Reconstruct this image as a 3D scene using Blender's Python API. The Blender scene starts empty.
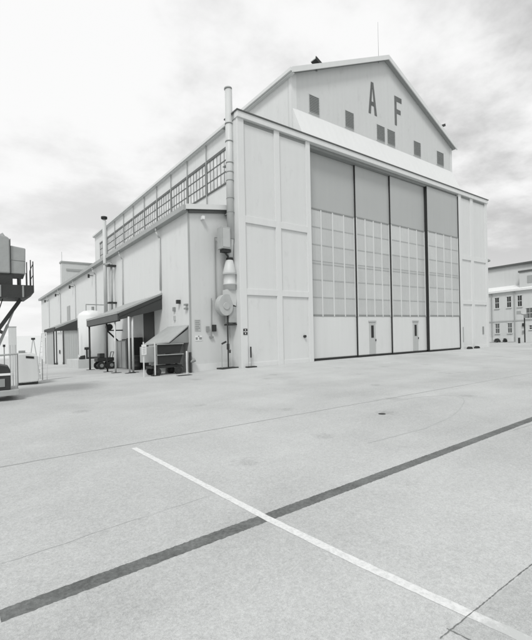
import bpy, math, random
from mathutils import Vector
random.seed(7)
S = bpy.context.scene
COL = S.collection
K = 0.0327                                   # the site falls gently towards the rear of the hangar


def fall(y):
    return K * min(max(y, 0.0), 70.0)


def ss(t):
    t = min(1.0, max(0.0, t))
    return t * t * (3 - 2 * t)


def gz(x, y):
    return -fall(y) - 0.10 * max(ss(-x / 3.0), ss((-y - 2.0) / 6.0))


# ------------------------------------------------------------------ materials
def grey(v, tint=1.0):
    k = max(0.0, 1 - v)
    return (v * (1 - 0.055 * k * tint), v, v * (1 - 0.022 * k * tint), 1)


def mat(name, v, rough=0.7, var=0.12, scale=0.6, streak=0.0, bump=0.0, bscale=40.0, metal=0.0, spec=0.35, ribs=None, fine=0.0, grime=0.0):
    """grey procedural surface: blotches, vertical streaks, fine grain, optional ribs"""
    m = bpy.data.materials.new(name)
    m.use_nodes = True
    nt = m.node_tree
    N, L = nt.nodes, nt.links
    b = N['Principled BSDF']
    b.inputs['Roughness'].default_value = rough
    b.inputs['Metallic'].default_value = metal
    b.inputs['Specular IOR Level'].default_value = spec
    geo = N.new('ShaderNodeNewGeometry')

    def noise(sc, detail=4, vec=None, scale3=None, rgh=0.55):
        n = N.new('ShaderNodeTexNoise')
        n.inputs['Scale'].default_value = sc
        n.inputs['Detail'].default_value = detail
        n.inputs['Roughness'].default_value = rgh
        src = geo.outputs['Position']
        if scale3:
            mp = N.new('ShaderNodeMapping')
            mp.inputs['Scale'].default_value = scale3
            L.new(src, mp.inputs['Vector'])
            src = mp.outputs['Vector']
        L.new(src, n.inputs['Vector'])
        return n.outputs['Fac']

    def mathn(op, a, bb, clamp=False):
        n = N.new('ShaderNodeMath')
        n.operation = op
        n.use_clamp = clamp
        for i, s in enumerate((a, bb)):
            if isinstance(s, (int, float)):
                n.inputs[i].default_value = s
            else:
                L.new(s, n.inputs[i])
        return n.outputs[0]

    f = mathn('MULTIPLY', mathn('SUBTRACT', noise(scale), 0.5), var * 2)
    if streak:
        f = mathn('ADD', f, mathn('MULTIPLY', mathn('SUBTRACT', noise(1.0, 5, None, (3.2, 3.2, 0.16)), 0.5), streak * 2))
    if fine:
        f = mathn('ADD', f, mathn('MULTIPLY', mathn('SUBTRACT', noise(28.0, 3), 0.5), fine * 2))
    if grime:
        g = mathn('MULTIPLY', mathn('SUBTRACT', noise(1.7, 8, None, (1, 1, 0.45), 0.75), 0.56, True), -grime * 6)
        f = mathn('ADD', f, mathn('MAXIMUM', g, -grime))
    f = mathn('ADD', f, 1.0)
    mix = N.new('ShaderNodeMix')
    mix.data_type = 'RGBA'
    mix.blend_type = 'MULTIPLY'
    mix.inputs['Factor'].default_value = 1.0
    mix.inputs['A'].default_value = grey(v)
    L.new(f, mix.inputs['B'])
    L.new(mix.outputs['Result'], b.inputs['Base Color'])
    h = None
    if bump:
        h = mathn('MULTIPLY', noise(bscale, 4), bump)
    if ribs:
        axis, per, amp = ribs
        sp = N.new('ShaderNodeSeparateXYZ')
        L.new(geo.outputs['Position'], sp.inputs[0])
        w = mathn('MULTIPLY', mathn('SINE', mathn('MULTIPLY', sp.outputs[axis], 2 * math.pi / per), 0.0), amp)
        h = w if h is None else mathn('ADD', h, w)
    if h is not None:
        bp = N.new('ShaderNodeBump')
        bp.inputs['Strength'].default_value = 0.6
        bp.inputs['Distance'].default_value = 0.03
        L.new(h, bp.inputs['Height'])
        L.new(bp.outputs['Normal'], b.inputs['Normal'])
    return m


M = {}
M['panel'] = mat('panel_paint', 0.63, 0.6, 0.03, 0.5, streak=0.05, bump=0.5, bscale=0.9, grime=0.11)
M['trim'] = mat('trim_paint', 0.645, 0.55, 0.03, 0.8, streak=0.05, grime=0.05)
M['gable'] = mat('gable_paint', 0.57, 0.6, 0.03, 0.35, streak=0.03, bump=0.4, bscale=0.9, grime=0.12, ribs=('X', 0.42, 0.10))
M['white'] = mat('white_paint', 0.74, 0.5, 0.03, 0.8, streak=0.04, grime=0.05)
M['skirt'] = mat('skirt_sheet', 0.69, 0.5, 0.03, 0.5, streak=0.03, ribs=('X', 0.6, 0.12))
M['wing'] = mat('wing_paint', 0.63, 0.6, 0.03, 0.3, streak=0.05, bump=0.5, bscale=0.8, grime=0.12, ribs=('Y', 0.42, 0.11))
M['wingf'] = mat('wing_front_paint', 0.58, 0.6, 0.03, 0.4, streak=0.05, bump=0.5, bscale=0.9, grime=0.11)
M['doorgrey'] = mat('door_upper_grey_paint', 0.405, 0.55, 0.04, 0.4, streak=0.04, bump=0.3, bscale=1.2)
M['doorpale'] = mat('door_lower_paint', 0.635, 0.6, 0.03, 0.6, streak=0.05, bump=0.2, bscale=2.5, grime=0.05)
M['paint_glass'] = mat('painted_over_glass', 0.54, 0.35, 0.09, 0.9, streak=0.05, bump=0.2, bscale=5.0)
M['muntin'] = mat('muntin_paint', 0.38, 0.6, 0.06, 2.0)
M['mullion'] = mat('mullion_paint', 0.62, 0.6, 0.04, 2.0)
M['seal'] = mat('black_rubber', 0.025, 0.7, 0.2, 3.0)
M['dark'] = mat('dark_steel', 0.035, 0.55, 0.25, 2.5, bump=0.3, bscale=20)
M['mid'] = mat('mid_grey_steel', 0.26, 0.55, 0.12, 2.0, streak=0.1)
M['letter'] = mat('letter_paint', 0.13, 0.6, 0.3, 3.5, streak=0.3)
M['louver'] = mat('louver_paint', 0.30, 0.6, 0.08, 2.0)
M['roof'] = mat('roof_sheet', 0.34, 0.6, 0.12, 0.7)
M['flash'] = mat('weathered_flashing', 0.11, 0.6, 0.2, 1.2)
M['fascia'] = mat('grey_fascia', 0.36, 0.6, 0.10, 1.2, streak=0.1)
M['galv'] = mat('galvanised_sheet', 0.54, 0.45, 0.08, 1.6, streak=0.08, grime=0.12)
M['galvd'] = mat('weathered_galvanised', 0.36, 0.5, 0.2, 2.0, streak=0.15, grime=0.2)
M['fan'] = mat('dull_fan_paint', 0.42, 0.6, 0.16, 2.2, streak=0.15, grime=0.2)
M['pole'] = mat('pole_paint', 0.60, 0.5, 0.08, 3.0)
M['canvas'] = mat('grey_canvas', 0.33, 0.85, 0.10, 1.5, bump=1.2, bscale=3.0)
M['steel_light'] = mat('light_steel', 0.46, 0.5, 0.1, 2.0)
M['concrete_block'] = mat('block_concrete', 0.52, 0.85, 0.12, 1.5, bump=0.5, bscale=25)
M['tank'] = mat('tank_white_paint', 0.71, 0.45, 0.04, 1.0, streak=0.08, grime=0.08)
M['shed'] = mat('shed_sheet', 0.40, 0.6, 0.08, 0.8, streak=0.14, ribs=('Y', 0.2, 0.2))
M['shedf'] = mat('shed_front_sheet', 0.46, 0.6, 0.06, 0.8, streak=0.10, ribs=('X', 0.2, 0.2))
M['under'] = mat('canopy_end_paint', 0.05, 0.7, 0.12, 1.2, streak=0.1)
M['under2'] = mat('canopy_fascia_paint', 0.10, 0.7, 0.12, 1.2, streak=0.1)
M['stone'] = mat('far_building_render', 0.60, 0.8, 0.05, 0.4, streak=0.08, grime=0.05)
M['tyre'] = mat('tyre_rubber', 0.03, 0.8, 0.2, 4.0)
M['sign'] = mat('sign_white', 0.74, 0.5, 0.03, 3.0)
M['leaf'] = mat('shrub_leaf', 0.07, 0.8, 0.3, 6.0)
M['brown'] = mat('old_door_paint', 0.05, 0.6, 0.25, 1.5, streak=0.2)
M['band'] = mat('asphalt_patch', 0.155, 0.85, 0.55, 3.0, fine=0.55, bump=0.5, bscale=60, spec=0.25)
M['crack'] = mat('joint_filler', 0.17, 0.9, 0.4, 3.0, fine=0.3)
M['faint'] = mat('faint_joint', 0.31, 0.9, 0.22, 2.0, fine=0.15)
M['tyremark'] = mat('tyre_mark', 0.415, 0.9, 0.10, 2.0, fine=0.1)


def window_glass():
    m = bpy.data.materials.new('clerestory_glass')
    m.use_nodes = True
    b = m.node_tree.nodes['Principled BSDF']
    b.inputs['Base Color'].default_value = grey(0.40)
    b.inputs['Roughness'].default_value = 0.22
    b.inputs['Specular IOR Level'].default_value = 0.7
    N, L = m.node_tree.nodes, m.node_tree.links
    g = N.new('ShaderNodeNewGeometry')
    n = N.new('ShaderNodeTexNoise')
    n.inputs['Scale'].default_value = 1.1
    L.new(g.outputs['Position'], n.inputs['Vector'])
    r = N.new('ShaderNodeValToRGB')
    r.color_ramp.elements[0].color = grey(0.50)
    r.color_ramp.elements[1].color = grey(0.72)
    r.color_ramp.elements[0].position = 0.3
    r.color_ramp.elements[1].position = 0.7
    L.new(n.outputs['Fac'], r.inputs['Fac'])
    L.new(r.outputs['Color'], b.inputs['Base Color'])
    return m


M['pdoor'] = mat('personnel_door_paint', 0.44, 0.6, 0.05, 2.0)
M['glass'] = window_glass()
M['sash'] = mat('sash_paint', 0.13, 0.55, 0.25, 2.0)
M['darkglass'] = mat('dark_window_glass', 0.035, 0.15, 0.3, 1.5, spec=0.6)
M['greyglass'] = mat('grey_window_glass', 0.13, 0.2, 0.3, 1.5, spec=0.6)


def pane_material(x0, cw, z0, ch):
    """painted-over glass; single panes were repainted or replaced at different times"""
    m = mat('painted_over_glass', 0.505, 0.35, 0.07, 0.9, streak=0.05, bump=0.25, bscale=5.0)
    N, L = m.node_tree.nodes, m.node_tree.links
    b = N['Principled BSDF']
    src = b.inputs['Base Color'].links[0].from_socket
    g = N.new('ShaderNodeNewGeometry')
    sp = N.new('ShaderNodeSeparateXYZ')
    L.new(g.outputs['Position'], sp.inputs[0])
    cb = N.new('ShaderNodeCombineXYZ')
    for i, (ax, o, st) in enumerate((('X', x0, cw), ('Z', z0, ch))):
        a = N.new('ShaderNodeMath')
        a.operation = 'SUBTRACT'
        L.new(sp.outputs[ax], a.inputs[0])
        a.inputs[1].default_value = o
        d = N.new('ShaderNodeMath')
        d.operation = 'DIVIDE'
        L.new(a.outputs[0], d.inputs[0])
        d.inputs[1].default_value = st
        fl = N.new('ShaderNodeMath')
        fl.operation = 'FLOOR'
        L.new(d.outputs[0], fl.inputs[0])
        L.new(fl.outputs[0], cb.inputs[i])
    cb.inputs[2].default_value = x0
    wn = N.new('ShaderNodeTexWhiteNoise')
    L.new(cb.outputs[0], wn.inputs['Vector'])
    r = N.new('ShaderNodeMapRange')
    r.inputs['To Min'].default_value = 0.92
    r.inputs['To Max'].default_value = 1.06
    L.new(wn.outputs['Value'], r.inputs['Value'])
    mx = N.new('ShaderNodeMix')
    mx.data_type = 'RGBA'
    mx.blend_type = 'MULTIPLY'
    mx.inputs['Factor'].default_value = 1.0
    L.new(src, mx.inputs['A'])
    L.new(r.outputs['Result'], mx.inputs['B'])
    L.new(mx.outputs['Result'], b.inputs['Base Color'])
    return m


def ground_material(name='apron_concrete', base=0.465):
    m = bpy.data.materials.new(name)
    m.use_nodes = True
    nt = m.node_tree
    N, L = nt.nodes, nt.links
    b = N['Principled BSDF']
    b.inputs['Roughness'].default_value = 0.78
    b.inputs['Specular IOR Level'].default_value = 0.35
    geo = N.new('ShaderNodeNewGeometry')

    def noise(sc, det=5, rg=0.6, stretch=None, dist=0.0):
        n = N.new('ShaderNodeTexNoise')
        n.inputs['Scale'].default_value = sc
        n.inputs['Detail'].default_value = det
        n.inputs['Roughness'].default_value = rg
        n.inputs['Distortion'].default_value = dist
        src = geo.outputs['Position']
        if stretch:
            mp = N.new('ShaderNodeMapping')
            mp.inputs['Scale'].default_value = stretch[:3]
            mp.inputs['Rotation'].default_value = (0, 0, stretch[3])
            L.new(src, mp.inputs['Vector'])
            src = mp.outputs['Vector']
        L.new(src, n.inputs['Vector'])
        return n.outputs['Fac']

    def mm(op, a, c, clamp=False):
        n = N.new('ShaderNodeMath')
        n.operation = op
        n.use_clamp = clamp
        for i, s in enumerate((a, c)):
            if isinstance(s, (int, float)):
                n.inputs[i].default_value = s
            else:
                L.new(s, n.inputs[i])
        return n.outputs[0]

    def cen(x, amp):
        return mm('MULTIPLY', mm('SUBTRACT', x, 0.5), 2 * amp)

    f = cen(noise(0.16, 5, 0.6), 0.30)
    f = mm('ADD', f, cen(noise(0.5, 7, 0.65, None, 0.8), 0.16))
    f = mm('ADD', f, cen(noise(1.0, 5, 0.6, (0.05, 0.7, 1, 0.12)), 0.12))     # faint drive-over streaks
    f = mm('ADD', f, cen(noise(9.0, 5, 0.75), 0.08))
    f = mm('ADD', f, cen(noise(24.0, 3, 0.7), 0.20))
    f = mm('ADD', f, cen(noise(55.0, 4, 0.8), 0.50))                         # aggregate speckle
    f = mm('ADD', f, cen(noise(150.0, 2, 0.8), 0.45))
    # scattered oil spots with their own outlines
    v = N.new('ShaderNodeTexVoronoi')
    v.inputs['Scale'].default_value = 0.55
    L.new(geo.outputs['Position'], v.inputs['Vector'])
    spot = mm('MULTIPLY', mm('SUBTRACT', 0.16, mm('ADD', v.outputs['Distance'], cen(noise(9.0), 0.12)), True), -1.6)
    f = mm('ADD', f, mm('MAXIMUM', spot, -0.16))
    f = mm('ADD', f, 1.0)
    mix = N.new('ShaderNodeMix')
    mix.data_type = 'RGBA'
    mix.blend_type = 'MULTIPLY'
    mix.inputs['Factor'].default_value = 1.0
    mix.inputs['A'].default_value = grey(base, 0.8)
    L.new(f, mix.inputs['B'])
    sp = N.new('ShaderNodeSeparateXYZ')          # beyond the apron the flat land turns paler
    L.new(geo.outputs['Position'], sp.inputs[0])
    far = mm('MULTIPLY', mm('SUBTRACT', mm('ADD', sp.outputs['Y'], cen(noise(0.08), 20.0)), 62.0), 0.06, True)
    mix2 = N.new('ShaderNodeMix')
    mix2.data_type = 'RGBA'
    L.new(far, mix2.inputs['Factor'])
    L.new(mix.outputs['Result'], mix2.inputs['A'])
    mix2.inputs['B'].default_value = grey(0.62)
    L.new(mix2.outputs['Result'], b.inputs['Base Color'])
    bp = N.new('ShaderNodeBump')
    bp.inputs['Strength'].default_value = 0.35
    bp.inputs['Distance'].default_value = 0.01
    L.new(mm('ADD', noise(40.0, 4, 0.7), mm('MULTIPLY', noise(3.0, 4), 2.0)), bp.inputs['Height'])
    L.new(bp.outputs['Normal'], b.inputs['Normal'])
    return m


M['ground'] = ground_material()
M['slab'] = ground_material('newer_slab_concrete', 0.405)


def worn_line_material():
    m = bpy.data.materials.new('worn_white_marking')
    m.use_nodes = True
    N, L = m.node_tree.nodes, m.node_tree.links
    b = N['Principled BSDF']
    b.inputs['Roughness'].default_value = 0.75
    g = N.new('ShaderNodeNewGeometry')
    n = N.new('ShaderNodeTexNoise')
    n.inputs['Scale'].default_value = 22.0
    n.inputs['Detail'].default_value = 6
    n.inputs['Roughness'].default_value = 0.75
    L.new(g.outputs['Position'], n.inputs['Vector'])
    sp = N.new('ShaderNodeSeparateXYZ')
    L.new(g.outputs['Position'], sp.inputs[0])
    wear = N.new('ShaderNodeMapRange')              # the near end of the stripe is scuffed almost away
    wear.inputs['From Min'].default_value = -16.65
    wear.inputs['From Max'].default_value = -16.95
    wear.inputs['To Min'].default_value = 0.0
    wear.inputs['To Max'].default_value = 0.30
    L.new(sp.outputs['Y'], wear.inputs['Value'])
    ad = N.new('ShaderNodeMath')
    ad.operation = 'ADD'
    L.new(n.outputs['Fac'], ad.inputs[0])
    L.new(wear.outputs['Result'], ad.inputs[1])
    r = N.new('ShaderNodeValToRGB')
    r.color_ramp.elements[0].position = 0.42
    r.color_ramp.elements[0].color = grey(0.72)
    r.color_ramp.elements[1].position = 0.74
    r.color_ramp.elements[1].color = grey(0.50)
    L.new(ad.outputs[0], r.inputs['Fac'])
    L.new(r.outputs['Color'], b.inputs['Base Color'])
    return m


M['line'] = worn_line_material()


# ------------------------------------------------------------------ mesh builder
LINEAR_FALL = False            # long walls that cross y = 0 keep one even slope


class MB:
    def __init__(self):
        self.v, self.f = [], []

    def face(self, pts):
        n = len(self.v)
        self.v += [tuple(p) for p in pts]
        self.f.append(tuple(range(n, n + len(pts))))
        return self

    def box(self, x0, x1, y0, y1, z0, z1):
        n = len(self.v)
        self.v += [(x0, y0, z0), (x1, y0, z0), (x1, y1, z0), (x0, y1, z0), (x0, y0, z1), (x1, y0, z1), (x1, y1, z1), (x0, y1, z1)]
        for q in ((0, 3, 2, 1), (4, 5, 6, 7), (0, 1, 5, 4), (1, 2, 6, 5), (2, 3, 7, 6), (3, 0, 4, 7)):
            self.f.append(tuple(n + i for i in q))
        return self

    def prism(self, poly, axis, a, b):
        """polygon in the plane normal to axis ('X': (y,z), 'Y': (x,z), 'Z': (x,y)), swept from a to b"""
        def P(p, t):
            return {'X': (t, p[0], p[1]), 'Y': (p[0], t, p[1]), 'Z': (p[0], p[1], t)}[axis]
        n = len(self.v)
        k = len(poly)
        self.v += [P(p, a) for p in poly] + [P(p, b) for p in poly]
        self.f.append(tuple(n + i for i in range(k)))
        self.f.append(tuple(n + k + i for i in reversed(range(k))))
        for i in range(k):
            j = (i + 1) % k
            self.f.append((n + i, n + k + i, n + k + j, n + j))
        return self

    def rod(self, p0, p1, r0, r1=None, n=12, caps=True):
        r1 = r0 if r1 is None else r1
        p0, p1 = Vector(p0), Vector(p1)
        d = (p1 - p0).normalized()
        u = d.orthogonal().normalized()
        w = d.cross(u)
        s = len(self.v)
        for p, r in ((p0, r0), (p1, r1)):
            for i in range(n):
                a = 2 * math.pi * i / n
                self.v.append(tuple(p + (u * math.cos(a) + w * math.sin(a)) * r))
        for i in range(n):
            j = (i + 1) % n
            self.f.append((s + i, s + j, s + n + j, s + n + i))
        if caps:
            self.f.append(tuple(s + i for i in reversed(range(n))))
            self.f.append(tuple(s + n + i for i in range(n)))
        return self

    def lathe(self, cx, cy, prof, n=28):
        s = len(self.v)
        for (r, z) in prof:
            for i in range(n):
                a = 2 * math.pi * i / n
                self.v.append((cx + r * math.cos(a), cy + r * math.sin(a), z))
        for k in range(len(prof) - 1):
            for i in range(n):
                j = (i + 1) % n
                self.f.append((s + k * n + i, s + k * n + j, s + (k + 1) * n + j, s + (k + 1) * n + i))
        self.f.append(tuple(s + i for i in reversed(range(n))))
        self.f.append(tuple(s + (len(prof) - 1) * n + i for i in range(n)))
        return self

    def bar(self, p0, p1, w, h):
        """rectangular bar from p0 to p1"""
        p0, p1 = Vector(p0), Vector(p1)
        d = (p1 - p0).normalized()
        up = Vector((0, 0, 1)) if abs(d.z) < 0.9 else Vector((1, 0, 0))
        u = d.cross(up).normalized()
        t = u.cross(d)
        s = len(self.v)
        for p in (p0, p1):
            for a, b in ((-1, -1), (1, -1), (1, 1), (-1, 1)):
                self.v.append(tuple(p + u * a * w / 2 + t * b * h / 2))
        for q in ((0, 1, 2, 3), (7, 6, 5, 4), (0, 4, 5, 1), (1, 5, 6, 2), (2, 6, 7, 3), (3, 7, 4, 0)):
            self.f.append(tuple(s + i for i in q))
        return self

    def build(self, name, material, parent=None, warp=True, smooth=False, bevel=0.0, more=None):
        me = bpy.data.meshes.new(name)
        off = Vector((0, 0, 0))
        if warp:
            q = parent
            while q is not None:
                off += q.location
                q = q.parent
        vs = []
        for (x, y, z) in self.v:
            if warp:
                z -= K * y if LINEAR_FALL else fall(y)
            vs.append((x - off.x, y - off.y, z - off.z))
        me.from_pydata(vs, [], self.f)
        me.validate()
        import bmesh
        bm = bmesh.new()
        bm.from_mesh(me)
        bmesh.ops.recalc_face_normals(bm, faces=bm.faces)
        bm.to_mesh(me)
        bm.free()
        me.materials.append(M[material] if isinstance(material, str) else material)
        for (mname, start, end) in (more or []):
            me.materials.append(M[mname])
            for p in me.polygons[start:end]:
                p.material_index = len(me.materials) - 1
        if smooth:
            for p in me.polygons:
                p.use_smooth = len(p.vertices) == 4
        o = bpy.data.objects.new(name, me)
        COL.objects.link(o)
        o.parent = parent
        if bevel:
            bv = o.modifiers.new('bevel', 'BEVEL')
            bv.width = bevel
            bv.segments = 2
            bv.limit_method = 'ANGLE'
        return o


def box(*a):
    return MB().box(*a)


def tag(o, label=None, cat=None, group=None, kind=None):
    if label:
        o['label'] = label
    if cat:
        o['category'] = cat
    if group:
        o['group'] = group
    if kind:
        o['kind'] = kind
    return o


def thing(name, label, cat, x, y, z=None, group=None, rotz=0.0):
    o = bpy.data.objects.new(name, None)
    o.empty_display_size = 0.3
    COL.objects.link(o)
    o.location = (x, y, gz(x, y) if z is None else z)
    o.rotation_euler = (0, 0, rotz)
    return tag(o, label, cat, group)


# ------------------------------------------------------------------ ground and markings
def axis_steps(lo, hi, fine_lo, fine_hi, step):
    out = [fine_lo + step * i for i in range(int((fine_hi - fine_lo) / step) + 1)]
    t, d = out[-1], step
    while t < hi:
        d *= 1.5
        t += d
        out.append(min(t, hi))
    t, d = out[0], step
    while t > lo:
        d *= 1.5
        t -= d
        out.insert(0, max(t, lo))
    return out


xs = axis_steps(-1500, 1500, -6, 3, 0.5)
ys = sorted(set(axis_steps(-400, 3000, -20, 76, 1.0) + [0.0, 70.0]))
gm = MB()
gm.v = [(x, y, gz(x, y)) for y in ys for x in xs]
nx = len(xs)
gm.f = [(j * nx + i, j * nx + i + 1, (j + 1) * nx + i + 1, (j + 1) * nx + i) for j in range(len(ys) - 1) for i in range(nx - 1)]
tag(gm.build('ground', 'ground', None, warp=False), kind='structure')


def strip(name, path, w, material, h=0.004, ragged=0.0, step=0.12):
    """a flush sheet on the apron along a path of (x, y)"""
    pts = []
    for (a, b) in zip(path[:-1], path[1:]):
        L = math.hypot(b[0] - a[0], b[1] - a[1])
        n = max(1, int(L / step))
        for i in range(n):
            t = i / n
            pts.append((a[0] + (b[0] - a[0]) * t, a[1] + (b[1] - a[1]) * t))
    pts.append(path[-1])
    m = MB()
    for i, p in enumerate(pts):
        q0, q1 = pts[max(0, i - 1)], pts[min(len(pts) - 1, i + 1)]
        d = Vector((q1[0] - q0[0], q1[1] - q0[1])).normalized()
        nrm = Vector((-d.y, d.x))
        for sgn in (-1, 1):
            ww = w / 2 + random.uniform(-1, 1) * ragged
            x, y = p[0] + nrm.x * sgn * ww, p[1] + nrm.y * sgn * ww
            # never dip below the faceted ground sheet
            m.v.append((x, y, gz(x, y) + h + (0.003 if y > -8.5 else 0)))
    for i in range(len(pts) - 1):
        m.f.append((2 * i, 2 * i + 1, 2 * i + 3, 2 * i + 2))
    return tag(m.build(name, material, None, warp=False), kind='structure')


strip('asphalt_band', [(-11.83, -14.575), (-2.0, -14.44), (40, -13.9)], 0.172, 'band', 0.001, 0.006, 0.02)
strip('painted_line', [(-9.535, -10.84), (-9.37, -14.54), (-9.29, -15.57), (-9.19, -16.47), (-9.13, -16.92), (-9.03, -17.9)], 0.098, 'line', 0.0025, 0.004, 0.08)


def wander(a, b, amp, n):
    return [(a[0] + (b[0] - a[0]) * i / n + random.uniform(-amp, amp), a[1] + (b[1] - a[1]) * i / n + random.uniform(-amp, amp)) for i in range(n + 1)]


strip('pavement_joint', wander((-13.5, -10.47), (7.6, -10.88), 0.010, 40) + [(40, -11.5)], 0.034, 'faint', 0.002, 0.007)
strip('pavement_joint', wander((-12.5, -13.80), (-9.5, -13.60), 0.02, 14), 0.007, 'tyremark', 0.002, 0.004)
strip('pavement_joint', wander((-9.55, -16.675), (-6.0, -16.74), 0.003, 22) + [(20, -17.2)], 0.007, 'crack', 0.0035, 0.003, 0.02)
strip('pavement_joint', wander((-9.425, -16.66), (-9.33, -17.6), 0.004, 10), 0.006, 'crack', 0.0045, 0.003, 0.02)
strip('pavement_joint', wander((-3.4, -14.62), (6.0, -14.95), 0.02, 16), 0.014, 'faint', 0.002, 0.006)
strip('tyre_mark', [(-2.2, -11.05), (-1.1, -11.2), (-0.4, -11.5), (-0.25, -11.75), (-0.55, -12.15), (-1.1, -12.45), (-1.8, -12.75), (-2.5, -13.0), (-3.2, -13.2), (-4.45, -13.40), (-6.2, -13.35)], 0.035, 'tyremark', 0.002, 0.012)
sb = MB().face([(x, y, gz(x, y) + 0.001) for x, y in ((-9.41, -16.69), (-4.2, -16.79), (-4.2, -21.0), (-9.30, -21.0))])
tag(sb.build('pavement_slab', 'slab', None, warp=False), kind='structure')
dr = MB().rod((-3.95, -11.94, gz(-3.95, -11.94) - 0.05), (-3.95, -11.94, gz(-3.95, -11.94) + 0.008), 0.085, n=20)
tag(dr.build('drain_cover', 'dark', None, warp=False), 'small round dark drain cover set in the open concrete before the hangar doors', 'drain cover')
pd = box(-3.75, -3.05, -0.35, -0.05, -0.2, -0.085)
tag(pd.build('floor_plate', 'dark', None), 'small dark plate on the ground in front of the hopper by the post', 'floor plate')

# ------------------------------------------------------------------ hangar
W, H = 27.5, 13.6
DX0, DX1 = 5.22, 22.42
hg = thing('hangar', 'large pale metal aircraft hangar with tall sliding doors and the letters AF on its gable', 'hangar', 13.75, 0.0, 0.0)

# pockets either side of the doors
for (a, b, vb) in ((0.0, DX0, ((0.0, 0.42), (2.48, 2.86), (4.88, DX0))), (DX1, W, ((DX1, 22.88), (24.42, 24.9), (27.1, W)))):
    box(a + 0.02, b - 0.02, 0.085, 1.14, -0.6, 13.22).build('pocket_wall', 'panel', hg)
    t = MB()
    for (p, q) in vb:
        t.box(p, q, 0.0, 0.1, -0.4, 13.22)
    for i in range(2):
        for (z0, z1) in ((7.72, 8.1), (3.86, 4.2)):
            t.box(vb[i][1], vb[i + 1][0], 0.004, 0.1, z0, z1)
        t.box(vb[i][1], vb[i + 1][0], 0.05, 0.1, -0.4, 0.24)
    t.build('panel_frame', 'trim', hg, bevel=0.012)
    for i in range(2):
        box(vb[i][1] + 0.02, vb[i + 1][0] - 0.02, 0.07, 0.1, 13.03, 13.2).build('shade_strip', 'mid', hg)  # grey strip stands in for the shade under the header beam
box(-0.04, W + 0.04, -0.10, 0.21, 13.22, 13.54).build('header_beam', 'trim', hg, bevel=0.012)
box(-0.09, W + 0.09, -0.15, 1.17, 13.54, 13.60).build('flashing', 'flash', hg)
box(-0.02, W + 0.02, 0.215, 1.14, 13.225, 13.535).build('pocket_roof', 'roof', hg)
box(DX0, DX1, 0.215, 1.14, 13.04, 13.218).build('door_track', 'mid', hg)

# four sliding leaves on their own tracks; each leaf to the right runs nearer the camera
zt, z1, z0 = 13.04, 9.5, 2.88
leaves = [(DX0, 10.35, 0.60), (9.77, 14.1, 0.48), (13.43, 18.9, 0.36), (17.78, DX1, 0.10)]
for i, (a, b, Y) in enumerate(leaves):
    vis_b = leaves[i + 1][0] if i < 3 else b
    d = box(a, b, Y + 0.03, Y + 0.135, 0.13, zt).build('sliding_door', 'doorpale', hg)
    box(a + 0.05, b - 0.03, Y, Y + 0.028, z1 + 0.06, zt - 0.03).build('upper_panel', 'doorgrey', d)
    box(a + 0.05, b - 0.03, Y, Y + 0.028, 0.16, z0 - 0.10).build('lower_panel', 'doorpale', d)
    n = 4
    va = a + (0.34 if i == 0 else 0.06)
    cw = (vis_b - 0.03 - va) / n
    pg, gr = MB(), MB()
    zs = [z0 + (z1 - z0) * k / 6 for k in range(7)]
    xa, xb = a + 0.06, vis_b - 0.01
    for c in range(-1 if i == 0 else 0, n):
        x0 = va + c * cw
        pg.box(max(xa, x0 + 0.02), x0 + cw - 0.02, Y + 0.012, Y + 0.028, z0, z1)
    for k in range(1, 6):
        if k == 3:
            gr.box(xa, xb, Y + 0.001, Y + 0.0125, zs[k] - 0.13, zs[k] - 0.05)
            gr.box(xa, xb, Y + 0.001, Y + 0.0125, zs[k] + 0.05, zs[k] + 0.11)
        else:
            gr.box(xa, xb, Y + 0.001, Y + 0.0125, zs[k] - 0.04, zs[k] + 0.03)
    n1 = len(gr.f)
    gr.box(xa, xb, Y - 0.02, Y + 0.011, z0 - 0.10, z0 + 0.02)
    gr.box(xa, xb, Y - 0.02, Y + 0.011, z1 - 0.02, z1 + 0.059)
    n2 = len(gr.f)
    for c in range(n + 1):
        x0 = va + c * cw
        gr.box(max(xa - 0.02, x0 - 0.05), x0 + 0.045, Y - 0.03, Y + 0.0118, z0 - 0.105, z1 + 0.0)
    n3 = len(gr.f)
    for c in range(n):
        for q in (1, 2, 3):
            xx = va + c * cw + cw * q / 4
            gr.box(xx - 0.007, xx + 0.007, Y + 0.004, Y + 0.0122, z0 - 0.01, z1 + 0.01)
    pg.build('window_panes', pane_material(va, cw, z0, (z1 - z0) / 6), d)
    gr.build('window_grid', 'muntin', d, more=[('mid', n1, n2), ('mullion', n2, n3), ('paint_glass', n3, len(gr.f))])
    if i:
        box(a - 0.012, a + 0.018, Y - 0.01, leaves[i - 1][2] - 0.04 if i == 3 else Y + 0.10, 0.13, zt - 0.004).build('edge_seal', 'seal', d)
    box(a, b, Y - 0.035, Y + 0.12, 0.0, 0.13).build('bottom_seal', 'seal', d)
    if i in (1, 2):
        px = 10.95 if i == 1 else 15.95
        e = box(px, px + 0.66, Y - 0.035, Y - 0.002, 0.17, 2.38).build('personnel_door', 'mid', d)
        e['label'] = 'narrow grey personnel door with a dark glass strip'
        e.data.materials[0] = M['pdoor']
        box(px + 0.18, px + 0.45, Y - 0.045, Y - 0.036, 1.30, 2.16).build('door_glass', 'seal', d)
        box(px - 0.06, px + 0.72, Y - 0.07, Y - 0.002, 2.40, 2.50).build('door_hood', 'steel_light', d)
        box(px + 0.62, px + 0.68, Y - 0.075, Y - 0.036, 1.05, 1.2).build('handle', 'dark', d)
box(DX0, DX1, -0.02, 0.95, -0.5, 0.0).build('sill', 'concrete_block', hg)
box(DX1 - 0.05, DX1 - 0.002, 0.02, 0.07, 0.13, 13.03).build('jamb_seal', 'seal', hg)

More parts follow.
